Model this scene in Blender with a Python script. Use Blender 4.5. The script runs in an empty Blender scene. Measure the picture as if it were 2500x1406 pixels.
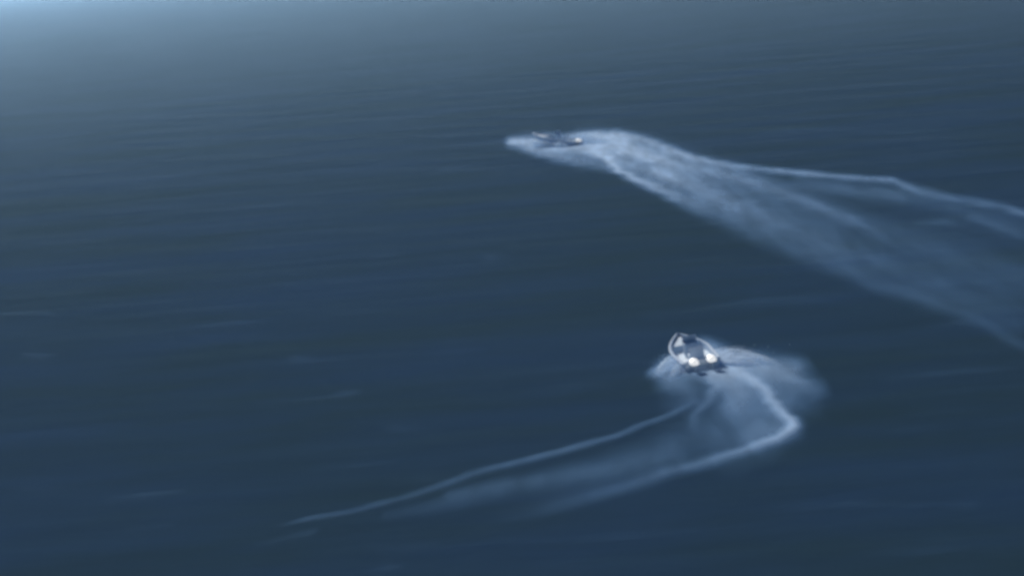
import bpy, bmesh, math, random
import numpy as np
from mathutils import Matrix, Vector

R = math.radians
scene = bpy.context.scene
C = scene.collection

# ------------------------------------------------------------------ camera
CAM_H = 22.0                    # metres above the water
F_PX = 5500.0                   # focal length in photo pixels (2500 wide)
ROLL = R(5.5)
PITCH = math.atan((703 + 157.0) * math.cos(ROLL) / F_PX)
_F = Vector((0, math.cos(PITCH), -math.sin(PITCH)))
_R0 = Vector((1, 0, 0)); _U0 = Vector((0, math.sin(PITCH), math.cos(PITCH)))
_R = math.cos(ROLL) * _R0 - math.sin(ROLL) * _U0
_U = math.sin(ROLL) * _R0 + math.cos(ROLL) * _U0
CAM = Vector((0, 0, CAM_H))
cd = bpy.data.cameras.new('camera'); cam = bpy.data.objects.new('camera', cd); C.objects.link(cam)
cam.matrix_world = Matrix(((_R.x, _U.x, -_F.x, CAM.x), (_R.y, _U.y, -_F.y, CAM.y), (_R.z, _U.z, -_F.z, CAM.z), (0, 0, 0, 1)))
cd.sensor_width = 36; cd.lens = 36 * F_PX / 2500
cd.clip_start = 1; cd.clip_end = 60000
scene.camera = cam
cd.dof.use_dof = True; cd.dof.focus_distance = 20.0; cd.dof.aperture_fstop = 2.2   # the soft, slightly defocused optics of the original

# ------------------------------------------------------------------ light
SUN_EL, SUN_AZ = R(28), R(-20)          # azimuth from +Y, negative = to the left of the view
w = bpy.data.worlds.new('World'); scene.world = w; w.use_nodes = True
nt = w.node_tree; nt.nodes.clear()
sky = nt.nodes.new('ShaderNodeTexSky'); sky.sky_type = 'NISHITA'; sky.sun_disc = False
sky.sun_elevation = SUN_EL; sky.sun_rotation = SUN_AZ
sky.air_density = 1.0; sky.dust_density = 0.1; sky.ozone_density = 8.0
bg = nt.nodes.new('ShaderNodeBackground'); bg.inputs['Strength'].default_value = 0.05
wo = nt.nodes.new('ShaderNodeOutputWorld')
nt.links.new(sky.outputs[0], bg.inputs[0]); nt.links.new(bg.outputs[0], wo.inputs[0])
sl = bpy.data.lights.new('sun', 'SUN'); sl.energy = 4.2; sl.angle = R(12); sl.color = (1.0, 0.98, 0.95)
so = bpy.data.objects.new('sun', sl); C.objects.link(so)
sdir = Vector((math.sin(SUN_AZ) * math.cos(SUN_EL), math.cos(SUN_AZ) * math.cos(SUN_EL), math.sin(SUN_EL)))
so.rotation_euler = (-sdir).to_track_quat('-Z', 'Y').to_euler(); so.location = (0, 0, 60)

vs = scene.view_settings
vs.view_transform = 'Standard'; vs.look = 'None'; vs.gamma = 1; vs.use_curve_mapping = False
vs.exposure = 0.0
scene.render.engine = 'CYCLES'
scene.cycles.transparent_max_bounces = 24
scene.cycles.volume_bounces = 0; scene.cycles.diffuse_bounces = 6; scene.cycles.max_bounces = 12

# ------------------------------------------------------------------ helpers
def pix(x, y, z=0.0):
    d = _F + _R * ((x - 1250) / F_PX) - _U * ((y - 703) / F_PX)
    t = (z - CAM_H) / d.z
    return CAM + d * t

def to_pix(X, Y, Z):
    P = np.stack([X - CAM.x, Y - CAM.y, Z - CAM.z], -1)
    f = P @ np.array(_F); r = P @ np.array(_R); u = P @ np.array(_U)
    return 1250 + F_PX * r / f, 703 - F_PX * u / f

def tag(o, label=None, cat=None, group=None, kind=None):
    if label: o['label'] = label
    if cat: o['category'] = cat
    if group: o['group'] = group
    if kind: o['kind'] = kind
    return o

def mesh_obj(name, verts, faces, mat, parent=None, smooth=True, attr=None):
    me = bpy.data.meshes.new(name)
    me.from_pydata([tuple(v) for v in verts] if not isinstance(verts, np.ndarray) else verts.tolist(), [],
                   faces.tolist() if isinstance(faces, np.ndarray) else faces)
    if smooth: me.polygons.foreach_set('use_smooth', [True] * len(me.polygons))
    if attr is not None:
        a = me.attributes.new('foam', 'FLOAT', 'POINT'); a.data.foreach_set('value', np.asarray(attr, dtype=np.float32))
    if mat: me.materials.append(mat)
    me.update()
    o = bpy.data.objects.new(name, me); C.objects.link(o)
    if parent: o.parent = parent
    return o

def bm_obj(name, bm, mat, parent=None, smooth=False):
    me = bpy.data.meshes.new(name); bmesh.ops.recalc_face_normals(bm, faces=bm.faces); bm.to_mesh(me); bm.free()
    if smooth: me.polygons.foreach_set('use_smooth', [True] * len(me.polygons))
    me.materials.append(mat)
    o = bpy.data.objects.new(name, me); C.objects.link(o)
    if parent: o.parent = parent
    return o

def empty(name, loc):
    o = bpy.data.objects.new(name, None); C.objects.link(o); o.location = loc; o.empty_display_size = 0.3
    return o

def box_bm(bm, c, s, bev=0.02, rot=None):
    r = bmesh.ops.create_cube(bm, size=1)
    vs_ = r['verts']
    bmesh.ops.scale(bm, vec=s, verts=vs_)
    if bev:
        es = list({e for v in vs_ for e in v.link_edges})
        rr = bmesh.ops.bevel(bm, geom=es, offset=bev, segments=2, affect='EDGES', profile=0.5)
        vs_ = list({v for f in rr['faces'] for v in f.verts} | {v for v in vs_ if v.is_valid})
    if rot: bmesh.ops.rotate(bm, matrix=rot, verts=vs_)
    bmesh.ops.translate(bm, vec=c, verts=vs_)

def tube_bm(bm, pts, r, n=8):
    pts = [Vector(p) for p in pts]; rings = []
    for i, p in enumerate(pts):
        t = (pts[min(i + 1, len(pts) - 1)] - pts[max(i - 1, 0)]).normalized()
        a = t.cross(Vector((0, 0, 1)))
        if a.length < 1e-3: a = t.cross(Vector((0, 1, 0)))
        a.normalize(); b = t.cross(a)
        rings.append([bm.verts.new(p + a * math.cos(k * 2 * math.pi / n) * r + b * math.sin(k * 2 * math.pi / n) * r) for k in range(n)])
    for i in range(len(rings) - 1):
        for k in range(n):
            bm.faces.new((rings[i][k], rings[i][(k + 1) % n], rings[i + 1][(k + 1) % n], rings[i + 1][k]))
    bm.faces.new(rings[0]); bm.faces.new(rings[-1])

# ------------------------------------------------------------------ materials
def new_mat(name):
    m = bpy.data.materials.new(name); m.use_nodes = True
    return m, m.node_tree, m.node_tree.nodes['Principled BSDF']

def node(nt, typ, **kw):
    n = nt.nodes.new(typ)
    for k, v in kw.items(): setattr(n, k, v)
    return n

def noise(nt, vec, scale, detail=3, rough=0.5):
    n = node(nt, 'ShaderNodeTexNoise'); n.inputs['Scale'].default_value = scale
    n.inputs['Detail'].default_value = detail; n.inputs['Roughness'].default_value = rough
    nt.links.new(vec, n.inputs['Vector']); return n.outputs['Fac']

def maprange(nt, v, a, b, c, d, interp='LINEAR'):
    n = node(nt, 'ShaderNodeMapRange', interpolation_type=interp)
    for i, x in zip((1, 2, 3, 4), (a, b, c, d)): n.inputs[i].default_value = x
    nt.links.new(v, n.inputs[0]); return n.outputs[0]

def math_n(nt, op, a, b):
    n = node(nt, 'ShaderNodeMath', operation=op)
    for i, x in enumerate((a, b)):
        if hasattr(x, 'links') or hasattr(x, 'is_linked'): nt.links.new(x, n.inputs[i])
        else: n.inputs[i].default_value = x
    return n.outputs[0]

def mat_water():
    m, nt, p = new_mat('sea_water')
    geo = node(nt, 'ShaderNodeNewGeometry')
    mp = node(nt, 'ShaderNodeMapping'); mp.inputs['Rotation'].default_value = (0, 0, R(-4)); mp.inputs['Scale'].default_value = (0.45, 1, 1)
    nt.links.new(geo.outputs['Position'], mp.inputs[0]); v = mp.outputs[0]
    n1 = noise(nt, v, 0.55, 3); n2 = noise(nt, v, 2.6, 2)
    h = math_n(nt, 'ADD', math_n(nt, 'MULTIPLY', n1, 0.30), math_n(nt, 'MULTIPLY', n2, 0.05))
    b = node(nt, 'ShaderNodeBump'); b.inputs['Strength'].default_value = 0.20; b.inputs['Distance'].default_value = 1.0
    nt.links.new(h, b.inputs['Height']); nt.links.new(b.outputs[0], p.inputs['Normal'])
    # wind-ruffled patches
    mp2 = node(nt, 'ShaderNodeMapping'); mp2.inputs['Scale'].default_value = (0.10, 0.22, 1); mp2.inputs['Location'].default_value = (3, 7, 0)
    nt.links.new(geo.outputs['Position'], mp2.inputs[0])
    pn = noise(nt, mp2.outputs[0], 0.35, 4, 0.6)
    nt.links.new(maprange(nt, pn, 0.3, 0.7, 0.16, 0.11), p.inputs['Roughness'])
    mix = node(nt, 'ShaderNodeMix', data_type='RGBA')
    mix.inputs[6].default_value = (0.023, 0.048, 0.068, 1); mix.inputs[7].default_value = (0.024, 0.053, 0.100, 1)
    nt.links.new(maprange(nt, pn, 0.35, 0.65, 0, 1), mix.inputs[0]); nt.links.new(mix.outputs[2], p.inputs['Base Color'])
    p.inputs['IOR'].default_value = 1.0035
    return m

def scatter_both(nt, p, alpha=None):
    """airborne water: scatters the light back and also lets it through"""
    out = nt.nodes['Material Output']
    cr, ct = (0.42, 0.47, 0.52, 1), (0.40, 0.45, 0.48, 1)
    d = node(nt, 'ShaderNodeBsdfDiffuse'); t = node(nt, 'ShaderNodeBsdfTranslucent'); ad = node(nt, 'ShaderNodeAddShader')
    d.inputs[0].default_value = cr; t.inputs[0].default_value = ct
    nt.links.new(d.outputs[0], ad.inputs[0]); nt.links.new(t.outputs[0], ad.inputs[1])
    last = ad
    if alpha is not None:
        tr = node(nt, 'ShaderNodeBsdfTransparent'); last = node(nt, 'ShaderNodeMixShader')
        nt.links.new(alpha, last.inputs[0]); nt.links.new(tr.outputs[0], last.inputs[1]); nt.links.new(ad.outputs[0], last.inputs[2])
    nt.links.new(last.outputs[0], out.inputs[0])

FOAM_COL = (0.45, 0.66, 0.92, 1)
def mat_foam(name, scale=(1, 1, 1), lo=0.25, hi=0.75, nscale=1.2, amount=0.6, trans=0):
    m, nt, p = new_mat(name)
    a = node(nt, 'ShaderNodeAttribute', attribute_name='foam')
    geo = node(nt, 'ShaderNodeNewGeometry')
    mp = node(nt, 'ShaderNodeMapping'); mp.inputs['Scale'].default_value = scale
    nt.links.new(geo.outputs['Position'], mp.inputs[0])
    n = noise(nt, mp.outputs[0], nscale, 5, 0.6)
    k = maprange(nt, n, lo, hi, 1 - amount, 1 + amount * 0.5)
    al = math_n(nt, 'MULTIPLY', a.outputs['Fac'], k)
    c = node(nt, 'ShaderNodeClamp'); nt.links.new(al, c.inputs[0])
    nt.links.new(c.outputs[0], p.inputs['Alpha'])
    fm = node(nt, 'ShaderNodeMix', data_type='RGBA')            # thin, bubbly water is bluer than thick foam
    fm.inputs[6].default_value = (0.24, 0.52, 0.92, 1); fm.inputs[7].default_value = (0.48, 0.67, 0.90, 1)
    nt.links.new(maprange(nt, a.outputs['Fac'], 0.1, 0.8, 0, 1), fm.inputs[0]); nt.links.new(fm.outputs[2], p.inputs['Base Color'])
    p.inputs['Roughness'].default_value = 0.9
    p.inputs['Specular IOR Level'].default_value = 0.1
    if trans: scatter_both(nt, p, c.outputs[0])
    return m

def mat_simple(name, col, rough=0.5, var=0.12, nscale=6.0, emit=0, spec=0.4, trans=0):
    m, nt, p = new_mat(name)
    tc = node(nt, 'ShaderNodeTexCoord')
    n = noise(nt, tc.outputs['Object'], nscale, 4)
    mix = node(nt, 'ShaderNodeMix', data_type='RGBA')
    mix.inputs[6].default_value = tuple(c * (1 - var) for c in col) + (1,)
    mix.inputs[7].default_value = tuple(min(1, c * (1 + var)) for c in col) + (1,)
    nt.links.new(n, mix.inputs[0]); nt.links.new(mix.outputs[2], p.inputs['Base Color'])
    p.inputs['Roughness'].default_value = rough; p.inputs['Specular IOR Level'].default_value = spec
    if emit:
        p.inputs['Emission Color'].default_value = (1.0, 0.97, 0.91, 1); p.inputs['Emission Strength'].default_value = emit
    if trans: scatter_both(nt, p)
    return m

M = dict(water=mat_water(),
         wake=mat_foam('wake_foam', (1.0, 0.14, 1), 0.3, 0.7, 0.7, 0.38),
         spray=mat_foam('spray_water', (1, 1, 1), 0.3, 0.7, 1.6, 0.75, 0.5),
         streak=mat_foam('streak_foam_glint', (0.35, 0.8, 1), 0.3, 0.75, 0.8, 0.9),
         drop=mat_simple('droplet_water', FOAM_COL[:3], 0.8, 0.08, 1.0, 0, 0.1, 0.5),
         hull=mat_simple('hull_paint', (0.44, 0.55, 0.68), 0.8),
         deck=mat_simple('deck_paint', (0.70, 0.79, 0.88), 0.6, 0.2),
         trim=mat_simple('rubber_trim', (0.46, 0.55, 0.66), 0.6),
         seat=mat_simple('seat_vinyl', (0.68, 0.76, 0.85), 0.6),
         metal=mat_simple('rail_metal', (0.42, 0.50, 0.60), 0.5),
         leg=mat_simple('engine_leg_paint', (0.35, 0.42, 0.5), 0.4),
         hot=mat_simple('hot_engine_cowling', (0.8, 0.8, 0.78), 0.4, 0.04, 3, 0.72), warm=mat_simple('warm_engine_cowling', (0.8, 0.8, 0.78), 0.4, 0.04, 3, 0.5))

# ------------------------------------------------------------------ sea
rng = np.random.default_rng(7)
WV = []
for k in range(16):
    lam = 3.2 * (1.24 ** (k * 0.55)); ang = R(-92) + rng.normal(0, 0.38); amp = 0.0014 * lam ** 0.75
    WV.append((2 * math.pi / lam * math.cos(ang), 2 * math.pi / lam * math.sin(ang), amp, rng.uniform(0, 6.28)))
PX0, PX1, PY0, PY1 = -62.0, 78.0, 52.0, 372.0
def sea_h(x, y):
    h = 0
    for kx, ky, a, ph in WV: h = h + a * np.sin(kx * x + ky * y + ph)
    e = np.minimum(np.minimum(x - PX0, PX1 - x), np.minimum(y - PY0, PY1 - y))
    return h * np.clip(e / 12.0, 0, 1)

def grid_faces(nx, ny, keep=None):
    i = np.arange(nx - 1)[None, :] + np.zeros((ny - 1, 1), int); j = np.arange(ny - 1)[:, None] + np.zeros((1, nx - 1), int)
    q = np.stack([j * nx + i, j * nx + i + 1, (j + 1) * nx + i + 1, (j + 1) * nx + i], -1).reshape(-1, 4)
    return q if keep is None else q[keep.reshape(-1)]

S = 7000.0
gx = np.concatenate([[-S, -3000, -1000, -400, -150], np.arange(PX0, PX1 + .01, 0.5), [200, 450, 1000, 3000, S]])
gy = np.concatenate([[-S, -3000, -800, -200, 0, 30], np.arange(PY0, PY1 + .01, 0.5), [450, 700, 1200, 2500, 4500, S]])
X, Y = np.meshgrid(gx, gy)
Z = sea_h(X, Y)
sea = mesh_obj('sea', np.stack([X, Y, Z], -1).reshape(-1, 3), grid_faces(len(gx), len(gy)), M['water'])
tag(sea, 'dark blue open sea ruffled by small wind waves', 'sea', kind='structure')

# ------------------------------------------------------------------ foam and glint fields (strokes traced on the water plane)
def stroke(px, py, pts):
    """soft line through (x, y, half width, strength), strongest at its spine"""
    best = np.zeros_like(px)
    for (x0, y0, w0, s0), (x1, y1, w1, s1) in zip(pts[:-1], pts[1:]):
        dx, dy = x1 - x0, y1 - y0
        t = np.clip(((px - x0) * dx + (py - y0) * dy) / (dx * dx + dy * dy), 0, 1)
        d = np.hypot(px - x0 - t * dx, py - y0 - t * dy)
        wd = w0 + (w1 - w0) * t; st = s0 + (s1 - s0) * t
        best = np.maximum(best, st * np.exp(-0.5 * (d / wd) ** 2))
    return best

def foam_sheet(name, mat, strokes, res, height=0.12, lift=0.05, seed=0, soft=0.5, wander=1.0):
    xs, ys = [], []
    for s in strokes:
        for (x, y, wd, st) in s:
            for ox, oy in ((-3, 0), (3, 0), (0, -3), (0, 3)):
                p = pix(x + ox * wd, y + oy * wd); xs.append(p.x); ys.append(p.y)
    gx = np.arange(max(min(xs), PX0 + 3), min(max(xs), PX1 - 3), res); gy = np.arange(max(min(ys), PY0 + 3), min(max(ys), PY1 - 3), res * 1.5)
    X, Y = np.meshgrid(gx, gy); h = sea_h(X, Y)
    px, py = to_pix(X, Y, h)
    # ragged edges: wander of the sample point, fixed in the water
    r = np.random.default_rng(seed)
    for k in range(10):
        a = r.uniform(0, 6.28); lam = r.uniform(1.2, 7); ph = r.uniform(0, 6.28, 2)
        arg = 2 * math.pi / lam * (X * math.cos(a) + Y * math.sin(a))
        amp = 0.35 * lam ** 0.5 * wander
        px = px + amp * 3.0 * np.sin(arg + ph[0]); py = py + amp * 0.8 * np.sin(arg + ph[1])
    keepd = np.ones_like(X)
    for s in strokes:
        d = stroke(px, py, [(x, y, wd * (1 + soft * max(0, .5 - a)), a * (1 - .45 * soft * max(0, .6 - a))) for x, y, wd, a in s])
        keepd = keepd * (1 - np.clip(d, 0, 0.98))
    dens = 1 - keepd
    Z = h + lift + height * dens
    k = np.maximum.reduce([dens[:-1, :-1], dens[1:, :-1], dens[:-1, 1:], dens[1:, 1:]]) > 0.012
    faces = grid_faces(len(gx), len(gy), k)
    V = np.stack([X, Y, Z], -1).reshape(-1, 3); D = dens.reshape(-1)
    used = np.unique(faces); remap = -np.ones(len(V), int); remap[used] = np.arange(len(used))
    return mesh_obj(name, V[used], remap[faces], mat, attr=np.clip(D[used] - 0.012, 0, 1))

LOWER = [
    # outer edge of the turn
    [(1755, 893, 12, .7), (1820, 925, 10, .7), (1870, 962, 9, .65), (1905, 1003, 9, .6), (1940, 1042, 10, .75), (1900, 1076, 8, .6),
     (1820, 1104, 7, .40), (1700, 1140, 8, .28), (1560, 1180, 10, .2), (1450, 1212, 11, .14), (1330, 1242, 12, .08), (1200, 1270, 12, .02)],
    # inner edge
    [(1705, 895, 8, .4), (1742, 922, 9, .5), (1752, 948, 8, .35), (1730, 975, 8, .25), (1702, 1008, 8, .18), (1685, 1045, 9, .08)],
    # prop wash
    [(1735, 893, 22, .9), (1768, 912, 22, .88), (1790, 942, 30, .6), (1815, 985, 40, .42), (1835, 1030, 45, .28), (1790, 1075, 40, .16)],
    [(1900, 1010, 20, .25), (1925, 1045, 18, .35), (1850, 1070, 22, .18)],
    # old arm running off to the other side
    [(1690, 982, 6, .08), (1640, 1010, 4.5, .20), (1560, 1044, 4, .20), (1450, 1085, 4.5, .24), (1350, 1112, 4.5, .25), (1250, 1135, 5, .20),
     (1150, 1160, 6, .17), (1050, 1194, 5.5, .16), (950, 1225, 5, .12), (850, 1250, 4.5, .14), (780, 1266, 4, .18), (700, 1282, 4, .04), (650, 1292, 4, .01)],
    [(1650, 1120, 20, .10), (1450, 1165, 18, .10), (1250, 1195, 14, .10), (1100, 1228, 12, .10), (950, 1262, 10, .04)],
    [(1720, 1060, 30, .14), (1600, 1110, 24, .12), (1450, 1145, 16, .12), (1300, 1175, 12, .11), (1100, 1210, 10, .08)],
    # where the thrown sheets fall back
    [(1780, 885, 14, .5), (1860, 900, 22, .62), (1940, 918, 24, .55), (1985, 950, 18, .25)],
    [(1860, 930, 18, .25), (1930, 970, 24, .22), (1990, 1005, 14, .06)],
    [(1690, 900, 16, .6), (1660, 893, 16, .7), (1625, 903, 15, .65), (1598, 910, 8, .35)],
    [(1660, 860, 14, .45), (1720, 850, 14, .45), (1770, 872, 14, .5)],
    [(1640, 930, 22, .38), (1690, 955, 22, .24), (1640, 985, 16, .08)],
]
UPPER = [
    [(1455, 372, 10, .8), (1480, 388, 8, .85), (1510, 418, 7, .8), (1560, 444, 7, .7), (1610, 464, 8, .6), (1660, 488, 10, .42), (1750, 522, 15, .18),
     (1850, 570, 16, .14), (1950, 613, 14, .13), (2050, 657, 13, .11), (2150, 700, 11, .12), (2300, 745, 11, .12), (2400, 790, 9, .09), (2500, 850, 9, .09)],
    [(1500, 330, 8, .6), (1570, 343, 7, .6), (1640, 368, 6, .5), (1700, 390, 5, .42), (1800, 408, 5, .42), (1920, 422, 5, .5), (2050, 433, 5, .45),
     (2180, 443, 5, .42), (2250, 470, 7, .26), (2350, 490, 6, .24), (2440, 505, 6, .24), (2500, 525, 6, .34)],
    [(1520, 375, 7, .5), (1620, 396, 7, .35), (1750, 426, 8, .26), (1850, 450, 9, .20), (1950, 485, 8, .18), (2080, 540, 8, .13), (2160, 580, 8, .05)],
    [(1640, 372, 5, .3), (1760, 405, 5, .25), (1850, 432, 6, .15), (1960, 460, 8, .1), (2100, 475, 9, .12), (2200, 480, 9, .1)],
    [(1420, 345, 14, .9), (1470, 352, 16, .92), (1530, 362, 18, .85), (1590, 382, 22, .65), (1660, 418, 26, .45), (1750, 458, 30, .28), (1860, 510, 32, .16), (2000, 560, 40, .07)],
    [(1600, 400, 22, .14), (1700, 445, 28, .12), (1900, 515, 38, .08), (2150, 575, 50, .06), (2450, 640, 70, .05)],
    [(1620, 372, 6, .35), (1720, 405, 7, .25), (1830, 445, 9, .17), (1980, 500, 12, .12), (2200, 580, 16, .08), (2480, 680, 20, .05)],
    [(1600, 420, 8, .4), (1700, 465, 12, .28), (1800, 510, 14, .2), (1950, 570, 16, .12), (2200, 670, 18, .08), (2480, 790, 20, .05)],
    [(1950, 440, 9, .12), (2150, 470, 12, .14), (2300, 500, 12, .12), (2500, 560, 14, .09)],
    [(2000, 600, 26, .07), (2250, 660, 40, .07), (2480, 720, 50, .06)],
    [(1490, 385, 11, .6), (1530, 402, 12, .55), (1580, 425, 13, .42), (1640, 450, 14, .25)],
    [(1415, 340, 7, .85), (1460, 333, 8, .85), (1520, 345, 9, .7)],
    [(1385, 345, 8, .7), (1340, 340, 8, .6)],
    [(2240, 548, 5, .05), (2310, 543, 5, .12), (2360, 552, 5, .05)],
    [(2370, 530, 7, .08), (2440, 560, 6, .14), (2500, 575, 6, .06)],
    [(1290, 366, 7, .4), (1350, 382, 9, .45), (1410, 395, 9, .42), (1450, 402, 8, .35), (1490, 415, 6, .3)],
    [(1248, 348, 9, .75), (1300, 352, 13, .85), (1360, 358, 14, .85), (1420, 362, 15, .8), (1460, 368, 14, .7)],
]
wake1 = foam_sheet('boat_wake', M['wake'], UPPER, 0.28, 0.10, 0.05, 3, wander=0.5)
tag(wake1, 'long straight pale wake fanning out behind the single engine boat', 'wake', kind='stuff')
wake2 = foam_sheet('boat_wake', M['wake'], LOWER, 0.18, 0.14, 0.05, 5)
tag(wake2, 'hooked pale wake curling behind the twin engine boat in its turn', 'wake', kind='stuff')

STREAKS = [  # whitecap foam, with wave-crest glints painted in as the same pale streaks
    [(560, 512, 4, .02), (680, 498, 5, .09), (800, 492, 4, .03)], [(900, 630, 4, .02), (940, 626, 4, .1), (980, 626, 4, .02)],
    [(1160, 630, 6, .02), (1200, 630, 7, .09), (1250, 626, 5, .02)], [(0, 766, 4, .09), (110, 766, 4, .08), (140, 764, 3, .02)],
    [(50, 868, 5, .06), (110, 871, 5, .10), (160, 866, 4, .02)], [(250, 1220, 4, .04), (350, 1212, 4, .13), (460, 1200, 3, .04)],
    [(30, 1195, 4, .05), (150, 1197, 4, .05)], [(1830, 330, 4, .02), (1920, 320, 4, .08), (2080, 318, 4, .03)],
    [(2090, 328, 4, .02), (2220, 322, 4, .08), (2340, 318, 4, .02)], [(380, 355, 5, .03), (480, 352, 5, .05), (540, 350, 5, .02)],
    [(430, 800, 5, .02), (560, 790, 4, .09), (660, 786, 4, .02)], [(780, 768, 5, .02), (850, 762, 5, .06), (950, 756, 4, .02)],
    [(690, 882, 5, .03), (725, 877, 5, .08), (750, 877, 4, .02)], [(820, 962, 8, .03), (865, 960, 8, .07), (900, 958, 6, .02)],
    [(930, 1045, 10, .03), (985, 1050, 12, .07), (1040, 1050, 8, .02)], [(1050, 860, 5, .03), (1110, 855, 6, .06), (1170, 850, 5, .02)],
    [(1700, 750, 5, .02), (1850, 735, 6, .06), (2040, 738, 5, .02)], [(2040, 640, 6, .03), (2100, 610, 6, .05)],
    [(1900, 1245, 6, .04), (2100, 1232, 6, .08), (2400, 1232, 6, .05)], [(2080, 1050, 6, .02), (2200, 1045, 6, .05), (2320, 1040, 6, .02)],
    [(2250, 800, 6, .02), (2340, 790, 6, .06), (2440, 780, 6, .02)], [(300, 1290, 5, .03), (420, 1280, 5, .05)], [(900, 1392, 5, .04), (950, 1386, 6, .12), (990, 1380, 4, .03)],
    [(1330, 945, 7, .03), (1400, 942, 8, .06), (1480, 938, 6, .02)], [(600, 1330, 6, .03), (760, 1300, 8, .06)], [(100, 600, 6, .02), (230, 596, 6, .05), (300, 590, 5, .02)],
    [(2050, 215, 4, .02), (2200, 206, 4, .05), (2300, 204, 4, .02)], [(1050, 420, 4, .02), (1110, 414, 4, .06), (1160, 412, 4, .02)],
    [(1150, 1330, 6, .02), (1500, 1310, 8, .06), (1700, 1296, 6, .02)],
]
_r = random.Random(4)
STREAKS = [[(x, y, wd, a * 0.85) for x, y, wd, a in s_] for s_ in STREAKS]
for _ in range(70):
    x, y, l = _r.uniform(-50, 2550), _r.uniform(260, 1400), _r.uniform(40, 190); a = _r.uniform(.015, .045); wd = 2.5 + y / 300
    STREAKS.append([(x - l, y + l * .08, wd, a * .3), (x, y, wd, a), (x + l, y - l * .07, wd, a * .3)])
st = foam_sheet('foam_glint_streaks', M['streak'], STREAKS, 0.35, 0.02, 0.045, 9, 0.0)
tag(st, 'faint thin streaks of drifting foam and painted wave glints on the open dark water', 'foam', kind='stuff')

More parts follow.
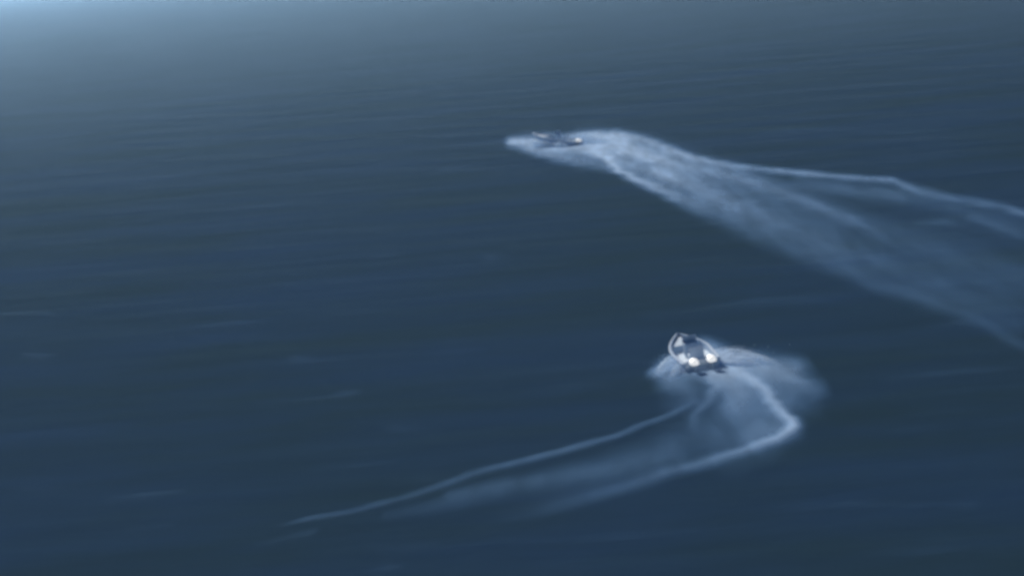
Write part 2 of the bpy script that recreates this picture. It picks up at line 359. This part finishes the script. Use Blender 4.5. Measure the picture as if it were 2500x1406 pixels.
# ------------------------------------------------------------------ boats
def make_boat(name, L, B, engines, loc, heading, pitch, bank):
    """local +Y is the bow, origin at the waterline under the transom"""
    t = empty(name, loc); t.rotation_mode = 'XYZ'
    t.matrix_world = Matrix.Translation(loc) @ Matrix.Rotation(heading, 4, 'Z') @ Matrix.Rotation(pitch, 4, 'X') @ Matrix.Rotation(bank, 4, 'Y')
    N = 22; rows = []
    for i in range(N + 1):
        s = i / N; y = s * L
        wb = B / 2 * (1 - max(0, (s - 0.45) / 0.55) ** 2.3 * 0.97) * (0.93 + 0.07 * min(1, s / 0.4))
        wc = wb * (0.86 - 0.35 * max(0, s - 0.5) ** 1.2)
        keel = -0.22 + 0.85 * max(0, (s - 0.6) / 0.4) ** 2.4
        chine = keel + (0.20 + 0.18 * s) * (wc / (B / 2)) ** 0.5
        sheer = 0.55 + 0.36 * s ** 1.8
        flr = max(0.36, keel + 0.15) if s < 0.72 else sheer - 0.10
        wi = max(wb - 0.09, 0.005)
        half = [(0, keel), (wc * 0.5, keel + (chine - keel) * 0.55), (wc, chine), (wc + (wb - wc) * 0.65, (chine + sheer) / 2), (wb, sheer), (wb - 0.02 if wb > .03 else wb * .6, sheer + 0.03), (wi, sheer + 0.02), (wi * 0.97, flr)]
        rows.append((y + 0.10 * (s ** 3), half))
    verts = []; faces = []; K = len(rows[0][1])
    ring = 2 * K - 1
    for y, half in rows:
        prof = [(-a, b) for a, b in half[::-1]][:-1] + half        # left inner ... keel ... right inner
        rake = 0.0
        for a, b in prof: verts.append((a, y + 0.25 * max(0, b) * (y / L) ** 4, b))
    for i in range(N):
        for k in range(ring - 1):
            a = i * ring + k; faces.append((a, a + 1, a + ring + 1, a + ring))
    faces.append(tuple(range(ring))); faces.append(tuple(reversed(range(N * ring, N * ring + ring))))
    hull = mesh_obj('hull', verts, faces, M['hull'], t, smooth=False)
    # deck sole and foredeck
    bm = bmesh.new(); pr = []
    for y, half in rows:
        wi, fz = half[-1]
        pr.append((bm.verts.new((-wi, y, fz + .004)), bm.verts.new((wi, y, fz + .004))))
    for (a, b), (c, d) in zip(pr[:-1], pr[1:]): bm.faces.new((a, b, d, c))
    bm_obj('deck', bm, M['deck'], t)
    # rubbing strake, one each side
    for sd in (-1, 1):
        bm = bmesh.new(); tube_bm(bm, [(sd * (h[4][0] + .015), y + 0.25 * h[4][1] * (y / L) ** 4, h[4][1] - .02) for y, h in rows], 0.035, 6)
        bm_obj('rub_rail', bm, M['trim'], t, True)
    # console with windscreen, wheel
    cy = L * 0.43
    bm = bmesh.new(); box_bm(bm, (0, cy, 0.37 + 0.36), (0.74, 0.52, 0.72), 0.06)
    con = bm_obj('console', bm, M['hull'], t)
    bm = bmesh.new(); box_bm(bm, (0, 0, 0), (0.72, 0.025, 0.36), 0.008, Matrix.Rotation(R(24), 3, 'X')); bmesh.ops.translate(bm, vec=(0, cy + 0.17, 1.24), verts=bm.verts)
    bm_obj('windscreen', bm, M['metal'], con)
    bm = bmesh.new()
    ring_pts = [(0.17 * math.cos(a), 0, 0.17 * math.sin(a)) for a in np.linspace(0, 2 * math.pi, 17)]
    tube_bm(bm, ring_pts, 0.016, 6); tube_bm(bm, [(-.16, 0, 0), (0, 0, 0), (.16, 0, 0)], 0.012, 6)
    bmesh.ops.rotate(bm, matrix=Matrix.Rotation(R(-25), 3, 'X'), verts=bm.verts); bmesh.ops.translate(bm, vec=(0, cy - 0.33, 0.95), verts=bm.verts)
    bm_obj('steering_wheel', bm, M['trim'], con)
    # helm seat and stern bench
    bm = bmesh.new(); box_bm(bm, (0, cy - 0.95, 0.37 + 0.17), (0.78, 0.42, 0.34), 0.05)
    hs = bm_obj('helm_seat', bm, M['seat'], t)
    bm = bmesh.new(); box_bm(bm, (0, cy - 1.17, 0.86), (0.76, 0.09, 0.38), 0.035); bm_obj('backrest', bm, M['seat'], hs)
    bm = bmesh.new(); box_bm(bm, (0, 0.42, 0.48), (B - 0.42, 0.36, 0.22), 0.04); bm_obj('stern_bench', bm, M['seat'], t)
    # outboards: midsection, cowling, bracket, propeller
    for ex in engines:
        bm = bmesh.new()
        box_bm(bm, (ex, -0.27, 0.16), (0.17, 0.26, 0.92), 0.05)
        box_bm(bm, (ex, -0.30, -0.30), (0.13, 0.50, 0.15), 0.05)
        box_bm(bm, (ex, -0.32, -0.14), (0.30, 0.40, 0.03), 0.01)
        box_bm(bm, (ex, -0.24, -0.47), (0.03, 0.20, 0.24), 0.01)
        eng = bm_obj('outboard_engine', bm, M['leg'], t)
        # cowling lofted from rounded sections
        bm = bmesh.new(); prev = None
        secs = [(0.52, .16, .27, -.30), (0.55, .20, .36, -.33), (0.62, .215, .40, -.35), (0.69, .205, .38, -.34), (0.76, .17, .31, -.32), (0.80, .11, .20, -.29), (0.815, .04, .06, -.27)]
        for z, rx, ry, yc in secs:
            rg = []
            for k in range(16):
                a = k * math.pi / 8; c, s_ = math.cos(a), math.sin(a)
                rg.append(bm.verts.new((ex + rx * abs(c) ** .7 * (1 if c >= 0 else -1), yc + ry * abs(s_) ** .7 * (1 if s_ >= 0 else -1), z)))
            if prev:
                for k in range(16): bm.faces.new((prev[k], prev[(k + 1) % 16], rg[(k + 1) % 16], rg[k]))
            else: bm.faces.new(rg)
            prev = rg
        bm.faces.new(prev)
        o = bm_obj('cowling', bm, M['hot' if len(engines) > 1 else 'warm'], eng, True); o['label'] = 'white hot engine cowling'
        bm = bmesh.new(); box_bm(bm, (ex, -0.08, 0.38), (0.26, 0.16, 0.36), 0.02); bm_obj('bracket', bm, M['trim'], eng)
        bm = bmesh.new()
        tube_bm(bm, [(ex, -0.52, -.30), (ex, -0.64, -.30)], 0.05, 10)
        for k in range(3):
            q = bmesh.ops.create_cube(bm, size=1)['verts']; bmesh.ops.scale(bm, vec=(.10, .016, .15), verts=q); bmesh.ops.translate(bm, vec=(0, 0, .11), verts=q)
            bmesh.ops.rotate(bm, matrix=Matrix.Rotation(k * 2 * math.pi / 3, 3, 'Y') @ Matrix.Rotation(R(28), 3, 'Z'), verts=q); bmesh.ops.translate(bm, vec=(ex, -.58, -.30), verts=q)
        bm_obj('propeller', bm, M['metal'], eng)
    return t

pL = pix(1717, 908); pU = pix(1408, 358)
HL, HU = R(7), R(40)
boatL = make_boat('speedboat', 5.0, 1.95, (-0.44, 0.44), pL + Vector((0, 0, .02)), HL, R(1.5), R(-5))
tag(boatL, 'small open speedboat with two white hot outboard engines in a tight turn', 'boat', 'speedboats racing across the sea')
boatU = make_boat('speedboat', 6.4, 2.0, (0.0,), pU + Vector((0, 0, .02)), HU, R(4), R(2))
tag(boatU, 'small open speedboat with one bright engine ahead of the long straight wake', 'boat', 'speedboats racing across the sea')

# ------------------------------------------------------------------ spray: thrown sheets of water and the drops they break into
def spray(name, boat, L, B, sides, seed, nd, dsize, label):
    """each side: (side, y from stern as part of L from..to, lateral speed, upward speed, backward speed, time factor, density)"""
    r = np.random.default_rng(seed); mw = boat.matrix_world
    root = Vector(mw.translation); hd = mw.to_euler('XYZ').z
    hdv = mw.to_3x3() @ Vector((0, 1, 0)); hd = math.atan2(-hdv.x, hdv.y)
    fx, fy = -math.sin(hd), math.cos(hd); rx, ry = math.cos(hd), math.sin(hd)
    def place(a, b, z): return np.stack([root.x + rx * a + fx * b, root.y + ry * a + fy * b, z + 0 * a], -1)
    V, Fc, A = [], [], []; off = 0; DV = []
    for (sd, y0, y1, vl, vu, vb, tf, dn) in sides:
        nu, ntt = 30, 26
        for layer in range(6):
            u = np.linspace(0, 1, nu)[None, :]; tt = np.linspace(0, 1, ntt)[:, None]
            k = 1.05 - 0.15 * layer
            ph = r.uniform(0, 6.28, 6)
            wob = 1 + 0.16 * np.sin(u * 9 + ph[0]) + 0.12 * np.sin(u * 21 + ph[1]) + 0.06 * np.sin(u * 37 + ph[2])
            VL, VU, VB = vl * k * wob, vu * (k ** 0.7) * wob * (0.75 + 0.5 * u), vb * (1.05 - 0.1 * u)
            T = (VU + np.sqrt(VU ** 2 + 2 * 9.81 * 0.25)) / 9.81 * tf
            t = tt * T
            a = sd * (B / 2 * (0.75 - 0.25 * u) + VL * t * (1 - 0.25 * tt))
            b = (y0 + (y1 - y0) * u) * L - VB * t
            z = 0.22 + VU * t - 4.905 * t * t
            P = place(a, b, np.maximum(z, 0.08))
            edge = np.clip(tt / 0.08, 0, 1) * np.clip((1 - tt) / 0.7, 0, 1) * np.sin(np.pi * np.clip(u * 0.86 + 0.07, 0, 1)) ** 0.6
            V.append(P.reshape(-1, 3)); A.append((dn * 0.70 * edge).reshape(-1)); Fc.append(grid_faces(nu, ntt) + off); off += nu * ntt
        m = int(nd * dn)
        u = r.random(m); tt = r.beta(1.6, 1.5, m); k = r.uniform(0.45, 1.12, m)
        wob = 1 + 0.16 * np.sin(u * 9) + 0.14 * np.sin(u * 23 + 1)
        VL, VU, VB = vl * k * wob, vu * (k ** 0.7) * wob * (0.75 + 0.5 * u) * r.uniform(.85, 1.15, m), vb * r.uniform(.88, 1.08, m)
        T = (VU + np.sqrt(VU ** 2 + 2 * 9.81 * 0.2)) / 9.81 * tf; t = tt * T
        a = sd * (B / 2 * (0.75 - 0.25 * u) + VL * t * (1 - 0.25 * tt)) + r.normal(0, .05, m); b = (y0 + (y1 - y0) * u) * L - VB * t
        z = np.maximum(0.2 + VU * t - 4.905 * t * t, 0.06 + 0.1 * r.random(m))
        DV.append(place(a, b, z))
    sheet = mesh_obj(name, np.concatenate(V), np.concatenate(Fc), M['spray'], attr=np.concatenate(A))
    tag(sheet, label, 'spray', kind='stuff')
    D = np.concatenate(DV); n = len(D)
    tet = np.array([(1, 1, 1), (1, -1, -1), (-1, 1, -1), (-1, -1, 1)]) * 0.6
    sz = dsize * r.lognormal(0, 0.45, n)
    # random turn of each drop
    q = r.normal(size=(n, 4)); q /= np.linalg.norm(q, axis=1)[:, None]
    w_, x_, y_, z_ = q.T
    Rm = np.stack([1 - 2 * (y_ ** 2 + z_ ** 2), 2 * (x_ * y_ - z_ * w_), 2 * (x_ * z_ + y_ * w_), 2 * (x_ * y_ + z_ * w_), 1 - 2 * (x_ ** 2 + z_ ** 2), 2 * (y_ * z_ - x_ * w_),
                   2 * (x_ * z_ - y_ * w_), 2 * (y_ * z_ + x_ * w_), 1 - 2 * (x_ ** 2 + y_ ** 2)], -1).reshape(n, 3, 3)
    P = D[:, None, :] + np.einsum('nij,kj->nki', Rm, tet) * sz[:, None, None]
    f = (np.arange(n)[:, None, None] * 4 + np.array([(0, 1, 2), (0, 3, 1), (0, 2, 3), (1, 3, 2)])[None]).reshape(-1, 3)
    dr = mesh_obj('drops', P.reshape(-1, 3), f, M['drop'], parent=sheet, smooth=False)
    dr['kind'] = 'stuff'
    return sheet

spray('spray', boatL, 5.0, 1.95, [(1, 0.15, 0.70, 5.6, 2.2, 5.0, 1.0, 1.0), (-1, 0.15, 0.70, 3.4, 2.1, 5.0, 1.0, 1.0)], 21, 1300, 0.012,
      'spray thrown up on both sides of the boat with two hot engines')
spray('spray', boatU, 6.4, 2.0, [(1, 0.05, 0.75, 2.6, 3.3, 7.0, 1.0, 0.8), (-1, 0.05, 0.98, 3.8, 2.7, 2.5, 1.0, 1.0)], 22, 1200, 0.016,
      'spray thrown up around the bow of the boat with one engine')

# ------------------------------------------------------------------ haze
bm = bmesh.new(); bmesh.ops.create_cube(bm, size=1)
bmesh.ops.scale(bm, vec=(2 * S + 40, 2 * S + 40, CAM_H + 4 + 1.6), verts=bm.verts)
bmesh.ops.translate(bm, vec=(0, 0, (CAM_H + 4 - 1.6) / 2), verts=bm.verts)
hm = bpy.data.materials.new('haze'); hm.use_nodes = True; hn = hm.node_tree; hn.nodes.clear()
pv = hn.nodes.new('ShaderNodeVolumePrincipled'); ho = hn.nodes.new('ShaderNodeOutputMaterial')
pv.inputs['Color'].default_value = (0.44, 0.71, 1.0, 1); pv.inputs['Density'].default_value = 0.00028; pv.inputs['Anisotropy'].default_value = 0.76
hn.links.new(pv.outputs[0], ho.inputs['Volume'])
hz = bm_obj('haze', bm, hm); tag(hz, 'pale sea haze fading the far water', 'haze', kind='stuff')
